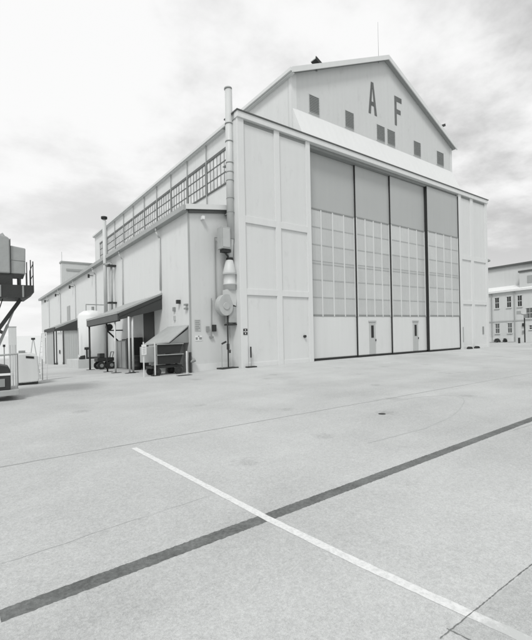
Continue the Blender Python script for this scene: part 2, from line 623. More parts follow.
# gable block behind
GX0, GX1, CX, GY, HE, HA = 4.53, 22.98, 13.755, 0.82, 17.55, 21.78
MB().prism([(GX0, 13.0), (GX1, 13.0), (GX1, HE), (CX, HA), (GX0, HE)], 'Y', GY, 1.14).build('gable_wall', 'gable', hg)
box(GX0 - 0.015, GX0 + 0.42, GY - 0.02, GY + 0.2, 13.62, HE + 0.05).build('corner_board', 'trim', hg)
box(GX1 - 0.25, GX1 + 0.015, GY - 0.02, GY + 0.2, 13.62, HE).build('corner_board', 'trim', hg)
for (a, b) in ((6.0, 6.82), (9.31, 10.13), (12.66, 13.53), (13.89, 14.77), (17.25, 18.15), (20.57, 21.57)):
    f = box(a - 0.05, b + 0.05, GY - 0.03, GY - 0.002, 15.62, 16.85).build('gable_window', 'gable', hg)
    lv = MB()
    for k in range(11):
        z = 15.68 + k * 0.102
        lv.prism([(GY - 0.034, z), (GY - 0.09, z + 0.02), (GY - 0.034, z + 0.099)], 'X', a, b)
    lv.build('louvre', 'louver', f)


def letter(polys, hole=None):
    m = MB()
    for p in polys:
        m.prism(p, 'Y', GY - 0.025, GY - 0.002)
    return m


ax, fx, zb, zt2 = 12.26, 14.87, 17.37, 19.68
m = letter([[(ax - 0.46, zb), (ax - 0.22, zb), (ax - 0.02, zt2 - 0.45), (ax - 0.02, zt2), (ax - 0.13, zt2)],
            [(ax + 0.46, zb), (ax + 0.13, zt2), (ax - 0.016, zt2), (ax - 0.016, zt2 - 0.45), (ax + 0.02, zt2 - 0.45), (ax + 0.22, zb)],
            [(ax - 0.132, zb + 0.62), (ax + 0.132, zb + 0.62), (ax + 0.098, zb + 0.9), (ax - 0.098, zb + 0.9)]])
m.build('letter_a', 'letter', hg)
zf = 19.58
m = letter([[(fx, zb), (fx + 0.24, zb), (fx + 0.24, zf), (fx, zf)],
            [(fx + 0.243, zf - 0.36), (fx + 0.88, zf - 0.36), (fx + 0.88, zf), (fx + 0.243, zf)],
            [(fx + 0.243, zf - 1.28), (fx + 0.74, zf - 1.28), (fx + 0.74, zf - 0.96), (fx + 0.243, zf - 0.96)]])
m.build('letter_f', 'letter', hg)
MB().prism([(-0.02, 13.602), (GY - 0.004, 13.602), (GY - 0.004, 15.52)], 'X', 4.62, 22.95).build('sloping_skirt', 'skirt', hg)

# main roof
sl = (HA - HE) / (CX - GX0)
RY0, RY1 = 0.42, 44.85
ov = 0.22
r = MB()
for s in (-1, 1):
    e = CX + s * (CX - GX0 + ov)
    ez = HE - ov * sl
    r.prism([(e, ez + 0.02), (CX, HA + 0.02), (CX, HA + 0.20), (e, ez + 0.20)], 'Y', RY0 + 0.05, RY1)
r.build('main_roof', 'roof', hg)
r = MB()
for s in (-1, 1):
    e = CX + s * (CX - GX0 + ov + 0.01)
    ez = HE - ov * sl
    r.prism([(e, ez - 0.10), (CX, HA - 0.10), (CX, HA + 0.23), (e, ez + 0.23)], 'Y', RY0 - 0.02, RY0 + 0.045)
r.build('rake_trim', 'trim', hg)
e = GX0 - ov
g = box(e - 0.13, e - 0.005, RY0, RY1 + 0.02, HE - ov * sl - 0.02, HE - ov * sl + 0.19)
g.build('gutter', 'trim', hg)
box(e - 0.006, GX0, RY0 + 0.06, RY1, HE - ov * sl - 0.09, HE - ov * sl - 0.03).build('soffit', 'trim', hg)
box(GX0 - 0.0, GX0 + 0.3, 1.142, RY1, 8.0, HE - 0.01).build('side_wall', 'wing', hg)
box(GX1 - 0.3, GX1, 1.142, RY1, -0.3, HE - 0.01).build('side_wall', 'wing', hg)
MB().prism([(0.0, -0.3), (GX1 - 0.31, -0.3), (GX1 - 0.31, HE - 0.01), (CX, HA), (GX0 + 0.31, HE - 0.01), (GX0 + 0.31, 8.0), (0.0, 8.0)], 'Y', RY1 - 0.3, RY1 - 0.01).build('rear_wall', 'gable', hg)

# clerestory windows along the high side wall
for k in range(10):
    y0 = 7.99 + 3.42 * k
    ya, yb = y0 + 0.10, y0 + 3.32
    za, zb2 = 13.40, 16.0
    X = GX0
    w = box(X - 0.03, X - 0.002, ya, yb, za, zb2).build('clerestory_window', 'glass', hg)
    fr = MB()
    fr.box(X - 0.09, X - 0.031, ya - 0.06, yb + 0.06, zb2 - 0.12, zb2 + 0.09)
    fr.box(X - 0.08, X - 0.031, ya - 0.06, yb + 0.06, za - 0.06, za + 0.05)
    for yy in (ya, yb - 0.07):
        fr.box(X - 0.075, X - 0.031, yy, yy + 0.07, za + 0.05, zb2 - 0.12)
    for c in range(1, 6):
        yy = ya + (yb - ya) * c / 6
        fr.box(X - 0.062, X - 0.031, yy - 0.018, yy + 0.018, za + 0.05, zb2 - 0.12)
    for c in range(1, 3):
        zz = za + (zb2 - za) * c / 3
        for q in range(6):
            p0, p1 = ya + (yb - ya) * q / 6 + 0.022, ya + (yb - ya) * (q + 1) / 6 - 0.022
            fr.box(X - 0.058, X - 0.031, p0, p1, zz - 0.04, zz + 0.04)
    fr.build('window_frame', 'sash', w)
    # wall rib between bays
    MB().rod((X - 0.09, y0 - 0.06, 9.3), (X - 0.09, y0 - 0.06, HE - 0.2), 0.045, n=8).build('wall_rib', 'fascia', hg)

# low side wing
WX, WY0, WY1, WH = -2.35, 1.16, 46.3, 8.2
box(WX, WX + 0.25, WY0 + 0.02, WY1, -0.9, WH + 0.05).build('wing_wall', 'wing', hg)
MB().prism([(WX + 0.004, -0.6), (4.5, -0.6), (4.5, 9.0), (WX + 0.004, WH + 0.04)], 'Y', WY0, WY0 + 0.2).build('wing_front_wall', 'wingf', hg)
MB().prism([(WX + 0.26, -0.9), (4.5, -0.9), (4.5, 9.0), (WX + 0.26, WH + 0.04)], 'Y', WY1 - 0.2, WY1 - 0.004).build('wing_rear_wall', 'wingf', hg)
MB().prism([(WX - 0.22, WH + 0.06), (4.52, 9.12), (4.52, 9.32), (WX - 0.22, WH + 0.26)], 'Y', WY0 - 0.16, WY1 + 0.1).build('wing_roof', 'roof', hg)
MB().prism([(WX - 0.23, WH + 0.03), (0.45, WH + 0.44), (0.45, WH + 0.70), (WX - 0.23, WH + 0.29)], 'Y', WY0 - 0.23, WY0 - 0.165).build('wing_fascia', 'trim', hg)
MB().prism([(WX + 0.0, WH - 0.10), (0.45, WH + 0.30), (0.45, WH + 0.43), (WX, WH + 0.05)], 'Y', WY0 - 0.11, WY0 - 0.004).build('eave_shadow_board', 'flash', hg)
box(WX - 0.36, WX - 0.225, WY0 - 0.2, WY1 + 0.1, WH - 0.02, WH + 0.24).build('wing_gutter', 'fascia', hg)
box(WX - 0.22, WX - 0.004, WY0 + 0.0, WY1, WH - 0.02, WH + 0.05).build('wing_soffit', 'fascia', hg)
for (y, thick) in ((4.76, 1), (11.5, 0), (18.6, 1), (26.0, 0), (33.3, 1), (40.2, 0)):
    rr = 0.055 if thick else 0.04
    p = MB()
    p.rod((WX - 0.28, y, WH), (WX - 0.28, y, WH - 0.25), rr, n=8)
    p.rod((WX - 0.28, y, WH - 0.25), (WX - 0.07, y, WH - 0.6), rr, n=8)
    p.rod((WX - 0.07, y, WH - 0.6), (WX - 0.07, y, 4.55 if y < 5 else (4.2 if y < 12 else 0.0)), rr, n=8)
    p.build('downspout', 'steel_light', hg, smooth=True)
    if y > 12:
        box(WX - 0.42, WX - 0.28, y + 0.9, y + 1.06, WH - 0.75, WH - 0.45).build('wall_lamp', 'dark', hg)
        MB().rod((WX - 0.3, y + 0.98, WH - 0.55), (WX, y + 0.98, WH - 0.55), 0.03, n=6).build('wall_lamp_arm', 'dark', hg)
box(WX - 0.03, WX + 0.05, WY0 - 0.012, WY0 + 0.06, -0.5, WH - 0.05).build('corner_trim', 'fascia', hg)
box(WX + 0.06, -0.02, WY0 - 0.02, WY0 - 0.001, -0.5, 0.30).build('plinth', 'trim', hg)
box(WX - 0.05, WX - 0.003, 5.95, 7.65, -0.5, 3.46).build('side_door', 'brown', hg)
box(WX - 0.06, WX - 0.003, 28.6, 29.9, 4.2, 5.9).build('wing_window', 'fascia', hg)
# box-shaped block at the rear
box(0.32, 9.0, 46.32, 47.4, -1.0, 13.72).build('rear_annex', 'gable', hg)
box(0.22, 9.1, 46.22, 47.5, 13.722, 13.95).build('annex_parapet', 'fascia', hg)
box(0.9, 4.0, 46.24, 46.318, 12.6, 12.9).build('annex_sign_band', 'fascia', hg)
MB().rod((0.4, 46.6, 13.9), (0.4, 46.6, 15.3), 0.04, n=6).build('annex_pole', 'pole', hg)
MB().rod((12.98, 0.75, 21.3), (12.98, 0.75, 24.3), 0.016, 0.008, n=6).build('mast', 'mid', hg)
# small fittings on the wing front and the pocket wall
box(-1.66, -1.52, 0.92, 1.15, 7.85, 8.02).build('eave_lamp', 'sign', hg)
p = MB().rod((-0.86, 1.08, 7.0), (-0.86, 1.08, 3.7), 0.022, n=6)
p.rod((-0.86, 1.08, 7.0), (-0.5, 0.9, 7.0), 0.022, n=6)
p.build('conduit', 'mid', hg)
MB().rod((-1.12, 1.11, 3.75), (-1.16, 1.11, 1.72), 0.016, n=6).build('conduit', 'mid', hg)
box(-1.46, -1.30, 1.04, 1.14, 1.98, 2.26).build('switch_box', 'mid', hg)
box(-1.10, -0.90, 1.02, 1.14, 1.98, 2.34).build('switch_box', 'dark', hg)
box(-1.28, -1.06, 1.05, 1.14, 1.64, 1.73).build('switch_box', 'mid', hg)
box(WX - 0.10, WX - 0.002, 2.9, 3.1, 3.2, 3.42).build('switch_box', 'mid', hg)
box(WX - 0.08, WX - 0.002, 2.92, 3.07, 2.7, 2.95).build('switch_box', 'steel_light', hg)
b_ = box(WX - 0.2, WX - 0.002, 2.25, 2.42, 3.55, 3.75).build('wall_lamp', 'dark', hg)
box(WX - 0.14, WX - 0.002, 1.36, 1.62, 3.18, 3.26).build('pipe_bracket', 'mid', hg)
box(WX - 0.14, WX - 0.002, 1.36, 1.62, 3.38, 3.46).build('pipe_bracket', 'mid', hg)
MB().rod((4.52, -0.05, 1.55), (4.52, 0.1, 1.55), 0.08, n=10).build('push_button', 'dark', hg)
cd = MB()
for z in (0.35, 0.85, 1.35):
    cd.box(2.98, 3.06, 0.14, 0.168, z, z + 0.22)
cd.build('wall_socket', 'fascia', hg)
cd = MB()
cd.rod((22.75, -0.04, 0.6), (22.75, -0.04, 1.9), 0.03, n=6)
cd.rod((23.45, 0.13, 0.5), (23.45, 0.13, 2.0), 0.03, n=6)
cd.build('conduit', 'fascia', hg)
box(26.35, 26.6, 0.05, 0.168, 1.2, 1.9).build('switch_box', 'mid', hg)
cd = MB().rod((W + 0.12, 0.35, -0.1), (W + 0.12, 0.35, 4.4), 0.05, n=8)
cd.rod((W + 0.3, 0.6, -0.1), (W + 0.3, 0.6, 2.6), 0.10, n=8)
cd.build('corner_pipe', 'galvd', hg, smooth=True)


def floodlight(label, x, z, yaw, y=0.75):
    t = thing('floodlight', label, 'floodlight', x, y, z, group='floodlights on the gable roof edge')
    c, s = math.cos(yaw), math.sin(yaw)
    m = MB()
    m.prism([(-0.30, 0.36), (-0.25, 0.56), (0.30, 0.30), (0.22, 0.12)], 'Y', -0.22, 0.22)
    if yaw:
        m.v = [(-a, b, cc) for a, b, cc in m.v]
    m.build('lamp_body', 'dark', t, warp=False)
    m = MB().prism([(-0.35, 0.38), (-0.30, 0.58), (-0.255, 0.56), (-0.305, 0.36)], 'Y', -0.2, 0.2)
    if yaw:
        m.v = [(-a, b, cc) for a, b, cc in m.v]
    m.build('lens', 'sign', t, warp=False)
    MB().rod((0, 0, -0.2), (0, 0, 0.36), 0.05, n=8).build('bracket', 'mid', t, warp=False)
    return t


floodlight('dark floodlight clamped on the left slope of the gable roof edge', 6.68, 18.62, 0)
floodlight('dark floodlight clamped low on the right slope of the gable roof edge', 21.30, 18.66, 1)
t = thing('corner_lamp', 'small dark lamp bracketed to the far right side of the hangar front', 'lamp', W + 0.05, 0.4, 7.4)
box(W - 0.01, W + 0.45, 0.36, 0.44, 7.9, 7.98).build('arm', 'mid', t, warp=False) if False else MB().rod((0, 0, 0.6), (0.6, 0, 0.7), 0.04, n=6).build('arm', 'mid', t, warp=False)
MB().lathe(0.62, 0, [(0.10, 0.55), (0.30, 0.62), (0.28, 0.74), (0.08, 0.86)], 14).build('lamp_head', 'mid', t, warp=False)
MB().rod((0.12, 0, 1.75), (0.12, 0, 1.95), 0.10, n=8).build('sensor', 'dark', t, warp=False)

# ------------------------------------------------------------------ wall signs and notices
def wall_sign(name, label, cat, x0, x1, y, z0, z1, material='sign', lines=(), ink='dark'):
    t = thing(name, label, cat, (x0 + x1) / 2, y, z0)
    box(x0, x1, y - 0.02, y - 0.001, z0, z1).build('board', material, t, warp=True)
    m = MB()
    for (a, b, c, d) in lines:
        m.box(x0 + (x1 - x0) * a, x0 + (x1 - x0) * b, y - 0.024, y - 0.0205, z0 + (z1 - z0) * c, z0 + (z1 - z0) * d)
    if lines:
        m.build('lettering', ink, t)
    return t


wall_sign('pier_sign', 'small black plate with a pale bar on the corner pier left of the doors', 'sign', 0.13, 0.38, -0.002, 1.74, 2.06, 'seal', [(0.0, 1.0, 0.45, 0.56), (0.35, 0.62, 0.70, 0.88), (0.35, 0.62, 0.14, 0.32)], 'sign')
wall_sign('wall_notice', 'grey printed notice with rows of text on the front wall of the side wing', 'notice', -2.12, -1.78, WY0 - 0.001, 2.02, 2.62, 'steel_light',
          [(0.1, 0.9, 0.86, 0.93), (0.1, 0.8, 0.70, 0.78), (0.1, 0.9, 0.55, 0.62), (0.1, 0.75, 0.38, 0.46), (0.1, 0.9, 0.22, 0.3), (0.1, 0.6, 0.08, 0.15)], 'mid')
wall_sign('wall_notice', 'small low notice beneath the larger grey notice on the wing front', 'notice', -2.10, -1.70, WY0 - 0.001, 1.52, 1.78, 'sign',
          [(0.05, 0.35, 0.2, 0.7), (0.55, 0.95, 0.2, 0.7), (0.4, 0.6, 0.75, 1.0)], 'mid')

# door stop by the left pier, chocks by the right pier
t = thing('door_stop', 'thin dark post on a black base plate before the left pier', 'door stop', 0.5, -0.12)
box(0.2, 0.78, -0.28, -0.03, -0.12, 0.06).build('base_plate', 'seal', t)
MB().rod((0.52, -0.1, 0.04), (0.52, -0.1, 0.95), 0.018, n=6).build('post', 'mid', t)
box(0.49, 0.55, -0.13, -0.07, 0.52, 1.1).build('post_sleeve', 'dark', t)
for (x, lab) in ((23.2, 'left one of two small black wheel chocks before the right pier'), (24.45, 'right one of two small black wheel chocks before the right pier')):
    m = MB().prism([(x - 0.3, 0.0), (x + 0.34, 0.0), (x + 0.22, 0.17), (x - 0.05, 0.21), (x - 0.26, 0.12)], 'Y', -0.45, -0.18)
    tag(m.build('wheel_chock', 'seal', None, bevel=0.03), lab, 'wheel chock', 'wheel chocks by the right pier')

# ------------------------------------------------------------------ tall exhaust stack with its blower
sx, sy = -0.2, 0.62
st = thing('exhaust_stack', 'tall pale metal exhaust stack with a blower, standing in the corner beside the hangar front', 'exhaust stack', sx, sy)
MB().rod((sx + 0.06, sy, 6.9), (sx + 0.1, sy, 15.0), 0.195, n=24).build('pipe', 'galv', st, smooth=True)
for k, z in enumerate((14.93, 13.05, 12.1, 10.95, 10.45, 10.0, 9.05, 8.3)):
    MB().rod((sx + 0.08, sy, z), (sx + 0.08, sy, z + (0.045 if k else 0.07)), 0.214, n=24).build('collar', 'mid' if k else 'galvd', st, smooth=True)
for z in (13.07, 10.97, 8.32):
    box(sx + 0.0, sx + 0.2, sy, WY0 if z < 8 else 1.2, z - 0.03, z + 0.03).build('wall_bracket', 'mid', st)
MB().rod((sx - 0.02, sy, 5.85), (sx + 0.06, sy, 6.95), 0.165, n=20).build('lower_pipe', 'galv', st, smooth=True)
MB().lathe(sx - 0.04, sy, [(0.185, 5.76), (0.185, 5.88)], 22).build('dark_collar', 'seal', st, smooth=True)
MB().lathe(sx - 0.06, sy, [(0.37, 5.02), (0.37, 5.06), (0.20, 5.74), (0.17, 5.755)], 24).build('reducer_cone', 'galv', st, smooth=True)
MB().lathe(sx - 0.06, sy, [(0.335, 4.15), (0.335, 4.42), (0.36, 4.43), (0.36, 4.49), (0.335, 4.50), (0.335, 4.98), (0.38, 4.985), (0.38, 5.017)], 24).build('silencer', 'galv', st, smooth=True)
bx_ = box(-0.9, -0.36, 0.28, 0.76, 6.28, 7.42).build('control_box', 'galvd', st, bevel=0.015)
box(-0.84, -0.42, 0.26, 0.279, 6.36, 7.34).build('box_door', 'steel_light', bx_)
box(-0.78, -0.3, 0.36, 0.7, 6.12, 6.276).build('cable_gland', 'dark', st)
MB().rod((-0.62, 0.5, 6.14), (-0.36, 0.56, 5.92), 0.05, n=8).build('elbow', 'dark', st)
# scroll housing: spiral outline swept across
pts = []
for i in range(30):
    a = math.radians(-20 + 320 * i / 29)
    rr = 0.62 - 0.16 * i / 29
    pts.append((-0.62 + rr * math.cos(a + math.pi * 0.5) * 0.82, 3.30 + rr * math.sin(a + math.pi * 0.5)))
MB().prism(pts, 'Y', 0.38, 0.82).build('fan_housing', 'fan', st)
MB().rod((-0.64, 0.376, 3.28), (-0.64, 0.34, 3.28), 0.20, 0.18, n=20).build('fan_inlet', 'fan', st)
MB().prism([(-0.60, 3.5), (-0.02, 3.3), (0.06, 4.16), (-0.60, 4.16)], 'Y', 0.40, 0.80).build('outlet_duct', 'galv', st)
box(-0.45, 0.10, 0.44, 0.86, 2.4, 3.28).build('motor_housing', 'galvd', st, bevel=0.04)
box(-0.5, 0.12, 0.42, 0.88, 2.28, 2.36).build('motor_shelf', 'dark', st)
MB().rod((-0.52, 0.5, -0.05), (-0.52, 0.5, 2.9), 0.04, n=8).build('support_leg', 'dark', st)
MB().rod((0.06, 0.7, -0.05), (0.06, 0.7, 2.3), 0.02, n=8).build('support_leg', 'galvd', st)
MB().rod((-0.85, 0.6, -0.05), (-0.85, 0.6, 1.3), 0.025, n=8).build('drain_pipe', 'galvd', st)
vv = MB().rod((-0.85, 0.6, 1.3), (-0.6, 0.55, 1.42), 0.05, n=8)
vv.rod((-0.49, 0.45, 0.9), (-0.42, 0.4, 0.9), 0.09, n=10)
vv.rod((-0.52, 0.5, 1.0), (-0.52, 0.5, 1.3), 0.075, n=8)
vv.build('valve', 'dark', st)
box(-0.98, 0.0, 0.32, 0.95, -0.15, 0.05).build('base_plate', 'dark', st)

# second, slimmer flue on the side wall
t = thing('wall_flue', 'slim pale flue pipe with a dark cap rising past the side wing roof', 'flue pipe', -2.72, 14.6)
MB().rod((-2.72, 14.6, 3.9), (-2.72, 14.6, 11.1), 0.14, n=16).build('pipe', 'galv', t, smooth=True)
MB().lathe(-2.72, 14.6, [(0.19, 11.22), (0.23, 11.25), (0.23, 11.40), (0.14, 11.43)], 16).build('cap', 'seal', t, smooth=True)
MB().rod((-2.72, 14.6, 11.1), (-2.72, 14.6, 11.25), 0.10, n=10).build('cap_neck', 'mid', t)
MB().rod((-2.72, 14.6, 7.7), (-2.72, 14.6, 7.8), 0.165, n=16).build('collar', 'mid', t)
MB().rod((-2.66, 13.25, 3.75), (-2.66, 13.25, 7.6), 0.08, n=12).build('side_pipe', 'galvd', t, smooth=True)
MB().rod((-2.66, 13.25, 7.6), (-2.72, 14.6, 7.72), 0.09, n=10).build('link_pipe', 'galvd', t, smooth=True)
for z in (7.35, 4.6):
    box(-2.95, -2.36, 13.05, 13.45, z, z + 0.12).build('wall_bracket', 'dark', t)
MB().lathe(-2.4, 16.9, [(0.12, 8.6), (0.12, 10.3), (0.24, 10.32), (0.22, 10.5), (0.05, 10.62)], 12).build('vent', 'steel_light', t) if False else None

# ------------------------------------------------------------------ near canopy
cn = thing('canopy', 'dark lean-to canopy on slim pale posts against the side wing', 'canopy', -3.6, 8.0)
y0, y1, xo, xi = 4.75, 11.35, -4.86, -2.36
MB().prism([(xo, 3.17), (xi, 4.27), (xi, 4.38), (xo, 3.28)], 'Y', y0, y1).build('roof', 'roof', cn)
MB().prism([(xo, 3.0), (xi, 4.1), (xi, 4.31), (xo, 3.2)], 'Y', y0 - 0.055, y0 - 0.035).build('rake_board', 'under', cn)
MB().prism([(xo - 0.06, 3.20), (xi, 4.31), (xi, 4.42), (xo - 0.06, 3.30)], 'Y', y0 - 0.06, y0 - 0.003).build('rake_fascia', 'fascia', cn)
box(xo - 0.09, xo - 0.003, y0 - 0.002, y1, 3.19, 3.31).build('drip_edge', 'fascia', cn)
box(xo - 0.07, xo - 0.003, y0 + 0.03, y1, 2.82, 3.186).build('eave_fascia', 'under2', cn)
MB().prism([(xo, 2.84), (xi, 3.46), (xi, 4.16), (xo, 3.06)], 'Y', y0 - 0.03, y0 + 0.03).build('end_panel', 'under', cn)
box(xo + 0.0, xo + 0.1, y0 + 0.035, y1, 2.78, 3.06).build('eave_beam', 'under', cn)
MB().prism([(xo + 0.05, 3.10), (xi, 4.19), (xi, 4.26), (xo + 0.05, 3.16)], 'Y', y0 + 0.04, y1 - 0.02).build('shade_lining', 'under', cn)  # dark lining added to deepen the shade under the roof
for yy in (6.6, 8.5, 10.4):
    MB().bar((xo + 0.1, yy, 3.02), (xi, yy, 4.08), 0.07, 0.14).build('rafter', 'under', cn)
for (x, y, mm, rr) in ((-4.08, 4.85, 'pole', 0.055), (-4.42, 4.45, 'pole', 0.05), (-4.80, 5.66, 'pole', 0.05), (-4.78, 7.3, 'dark', 0.05), (-4.80, 11.2, 'dark', 0.06)):
    q = MB().rod((x, y, -0.12), (x, y, 3.0 if x < -4.2 else 3.2), rr, n=10).build('post', mm, cn, smooth=True)
    box(x - 0.22, x + 0.28, y - 0.16, y + 0.16, -0.14, -0.075).build('foot_pad', 'dark', q)

# ------------------------------------------------------------------ things under and before the canopy
t = thing('storage_cabinet', 'tall grey storage cabinet standing under the canopy by the side door', 'cabinet', -2.8, 10.2)
box(-2.98, -2.42, 9.3, 11.9, -0.2, 1.80).build('body', 'mid', t, bevel=0.01)
box(-2.96, -2.44, 9.26, 9.299, -0.15, 1.76).build('front_panel', 'dark', t)
box(-2.4, -2.36, 9.2, 12.0, -0.2, 1.9).build('back_board', 'dark', t)
for yy in (9.4, 10.25, 11.1):
    box(-3.01, -2.981, yy, yy + 0.72, -0.05, 1.72).build('door_leaf', 'steel_light', t)
t = thing('dark_locker', 'tall dark locker standing under the canopy between the pale cabinet and the side door', 'locker', -2.7, 8.4)
box(-3.0, -2.42, 7.85, 9.15, -0.2, 1.92).build('body', 'dark', t, bevel=0.01)
for yy in (7.9, 8.55):
    box(-3.02, -3.001, yy, yy + 0.58, -0.1, 1.84).build('door_leaf', 'under', t)
t = thing('oil_drum', 'dark upright drum under the canopy by the foot of the side door', 'drum', -3.1, 7.1)
MB().lathe(-3.1, 7.1, [(0.29, -0.2), (0.29, 0.10), (0.305, 0.11), (0.305, 0.14), (0.29, 0.15), (0.29, 0.42), (0.305, 0.43), (0.305, 0.46), (0.29, 0.47), (0.29, 0.74), (0.30, 0.75), (0.30, 0.78)], 20).build('body', 'dark', t, smooth=True)
MB().lathe(-3.1, 7.1, [(0.27, 0.781), (0.27, 0.787)], 20).build('lid', 'mid', t)
t = thing('tool_trolley', 'low dark wheeled machine parked under the far end of the canopy', 'trolley', -4.0, 11.0)
box(-4.45, -3.35, 10.7, 11.5, 0.42, 0.68).build('deck', 'dark', t, bevel=0.03)
box(-4.30, -3.95, 10.75, 11.3, 0.68, 0.98).build('engine', 'dark', t, bevel=0.03)
MB().rod((-3.45, 10.8, 0.6), (-3.35, 10.8, 1.05), 0.03, n=6).rod((-3.45, 11.4, 0.6), (-3.35, 11.4, 1.05), 0.03, n=6).rod((-3.35, 10.8, 1.05), (-3.35, 11.4, 1.05), 0.03, n=6).build('handle', 'mid', t)
for (x, y) in ((-4.2, 10.66), (-3.55, 10.66), (-4.2, 11.54), (-3.55, 11.54)):
    w_ = MB().rod((x, y - 0.06, 0.16), (x, y + 0.06, 0.16), 0.27, n=18).build('wheel', 'tyre', t, smooth=True)
    MB().rod((x, y - 0.075, 0.16), (x, y + 0.075, 0.16), 0.12, n=12).build('rim', 'mid', w_)

# wall bracket with reel at the canopy back
t = thing('hose_reel', 'dark hose reel on a diagonal bracket high under the canopy', 'hose reel', -3.0, 11.9, 1.5)
MB().bar((-3.45, 11.9, 2.55), (-2.4, 11.9, 1.5), 0.07, 0.10).build('brace', 'dark', t)
MB().rod((-3.3, 11.75, 2.8), (-3.3, 12.05, 2.8), 0.22, n=16).build('reel', 'dark', t)
box(-3.4, -2.37, 11.86, 11.94, 2.52, 2.6).build('arm', 'dark', t)

# hopper stack
t = thing('tipping_hopper', 'two dark tipping hoppers stacked on a wheeled frame before the side wing', 'hopper', -3.45, 1.45)
hy0, hy1 = 0.98, 1.92
for (zb, zt_) in ((0.44, 0.88), (0.95, 1.40)):
    hb = MB().prism([(-4.22, zb), (-3.06, zb), (-2.90, zt_), (-4.22, zt_)], 'Y', hy0, hy1).build('hopper_body', 'seal', t)
    box(-4.26, -2.86, hy0 - 0.05, hy0 - 0.001, zt_ - 0.015, zt_ + 0.025).build('rim', 'fascia', hb)
box(-4.30, -4.225, hy0 + 0.02, hy1, 0.40, 1.38).build('side_plate', 'fascia', t)
box(-4.78, -4.31, 1.2, 1.85, 0.55, 1.32).build('tow_box', 'fascia', t, bevel=0.02)
fr = MB().box(-4.5, -2.9, 1.08, 1.18, 0.24, 0.36).box(-4.5, -2.9, 1.72, 1.82, 0.24, 0.36).box(-4.5, -4.38, 1.18, 1.72, 0.245, 0.355).box(-3.02, -2.9, 1.18, 1.72, 0.245, 0.355)
fr.build('frame', 'dark', t)
for (x, y) in ((-4.25, 1.0), (-3.15, 1.0), (-4.25, 1.88), (-3.15, 1.88)):
    w_ = MB().rod((x, y - 0.06, 0.08), (x, y + 0.06, 0.08), 0.19, n=18).build('wheel', 'tyre', t, smooth=True)
    MB().rod((x, y - 0.07, 0.08), (x, y + 0.07, 0.08), 0.08, n=10).build('rim', 'dark', w_)
MB().prism([(-3.15, 0.28), (-2.72, 0.20), (-3.15, 0.44)], 'Y', 1.2, 1.35).build('fork_pocket', 'dark', t)

# sloping sheet cover behind the hopper
t = thing('sloping_cover', 'pale sheet metal wedge cover sloping from the wing wall behind the hopper', 'cover', -3.1, 2.7)
m = MB()
a = [(-2.36, 1.36, 2.36), (-2.36, 4.0, 2.40), (-4.0, 3.4, 1.45), (-3.45, 1.36, 1.52)]
m.face(a)
m.face([(x, y, z - 0.06) for x, y, z in a][::-1])
for i in range(4):
    p, q = a[i], a[(i + 1) % 4]
    m.face([p, (p[0], p[1], p[2] - 0.06), (q[0], q[1], q[2] - 0.06), q])
m.build('top_sheet', 'fascia', t)
MB().prism([(-2.36, 1.44), (-3.42, 1.44), (-2.36, 2.16)], 'Y', 1.38, 1.42).build('end_gusset', 'mid', t)
MB().prism([(-2.36, -0.15), (-3.42, -0.15), (-3.42, 1.40), (-2.36, 2.08)], 'Y', 1.96, 2.0).build('end_sheet', 'fascia', t)
MB().prism([(-3.6, -0.3), (-2.36, -0.3), (-2.36, 2.3), (-3.6, 1.56)], 'Y', 3.35, 3.39).build('end_sheet', 'fascia', t)

# posts in front
t = thing('sign_post', 'slim pale post carrying a small white upright sign before the hopper', 'sign post', -4.95, 0.88)
MB().rod((-4.95, 0.88, -0.12), (-4.95, 0.88, 1.55), 0.035, n=8).build('post', 'pole', t)
box(-5.06, -4.84, 0.80, 0.84, 0.95, 1.42).build('sign_plate', 'sign', t)
lg = MB()
for k in range(4):
    lg.box(-5.03, -4.88, 0.796, 0.7995, 1.02 + k * 0.09, 1.045 + k * 0.09)
lg.build('lettering', 'mid', t)
t = thing('barrier_post', 'slim grey post standing against the left end of the dark hoppers', 'post', -4.39, 0.9, group='slim posts before the hopper')
MB().rod((-4.39, 0.9, -0.12), (-4.39, 0.9, 1.5), 0.036, n=8).build('post', 'pole', t)
box(-4.56, -4.22, 0.75, 1.05, -0.13, -0.06).build('foot_plate', 'dark', t)
t = thing('barrier_post', 'short white post by the corner of the side wing, right of the hoppers', 'post', -2.92, 0.5, group='slim posts before the hopper')
MB().rod((-2.92, 0.5, -0.12), (-2.92, 0.5, 0.98), 0.04, n=8).build('post', 'pole', t)
MB().lathe(-2.92, 0.5, [(0.045, 0.975), (0.035, 1.01), (0.01, 1.02)], 8).build('cap', 'sign', t)
t = thing('standpipe', 'dark standpipe with a valve at the foot of the wing corner', 'standpipe', -2.5, 0.95)
MB().rod((-2.5, 0.98, -0.12), (-2.5, 0.98, 0.95), 0.07, n=10).build('pipe', 'dark', t)
MB().rod((-2.5, 0.98, 0.45), (-2.25, 0.92, 0.55), 0.07, 0.1, n=10).build('valve', 'mid', t)

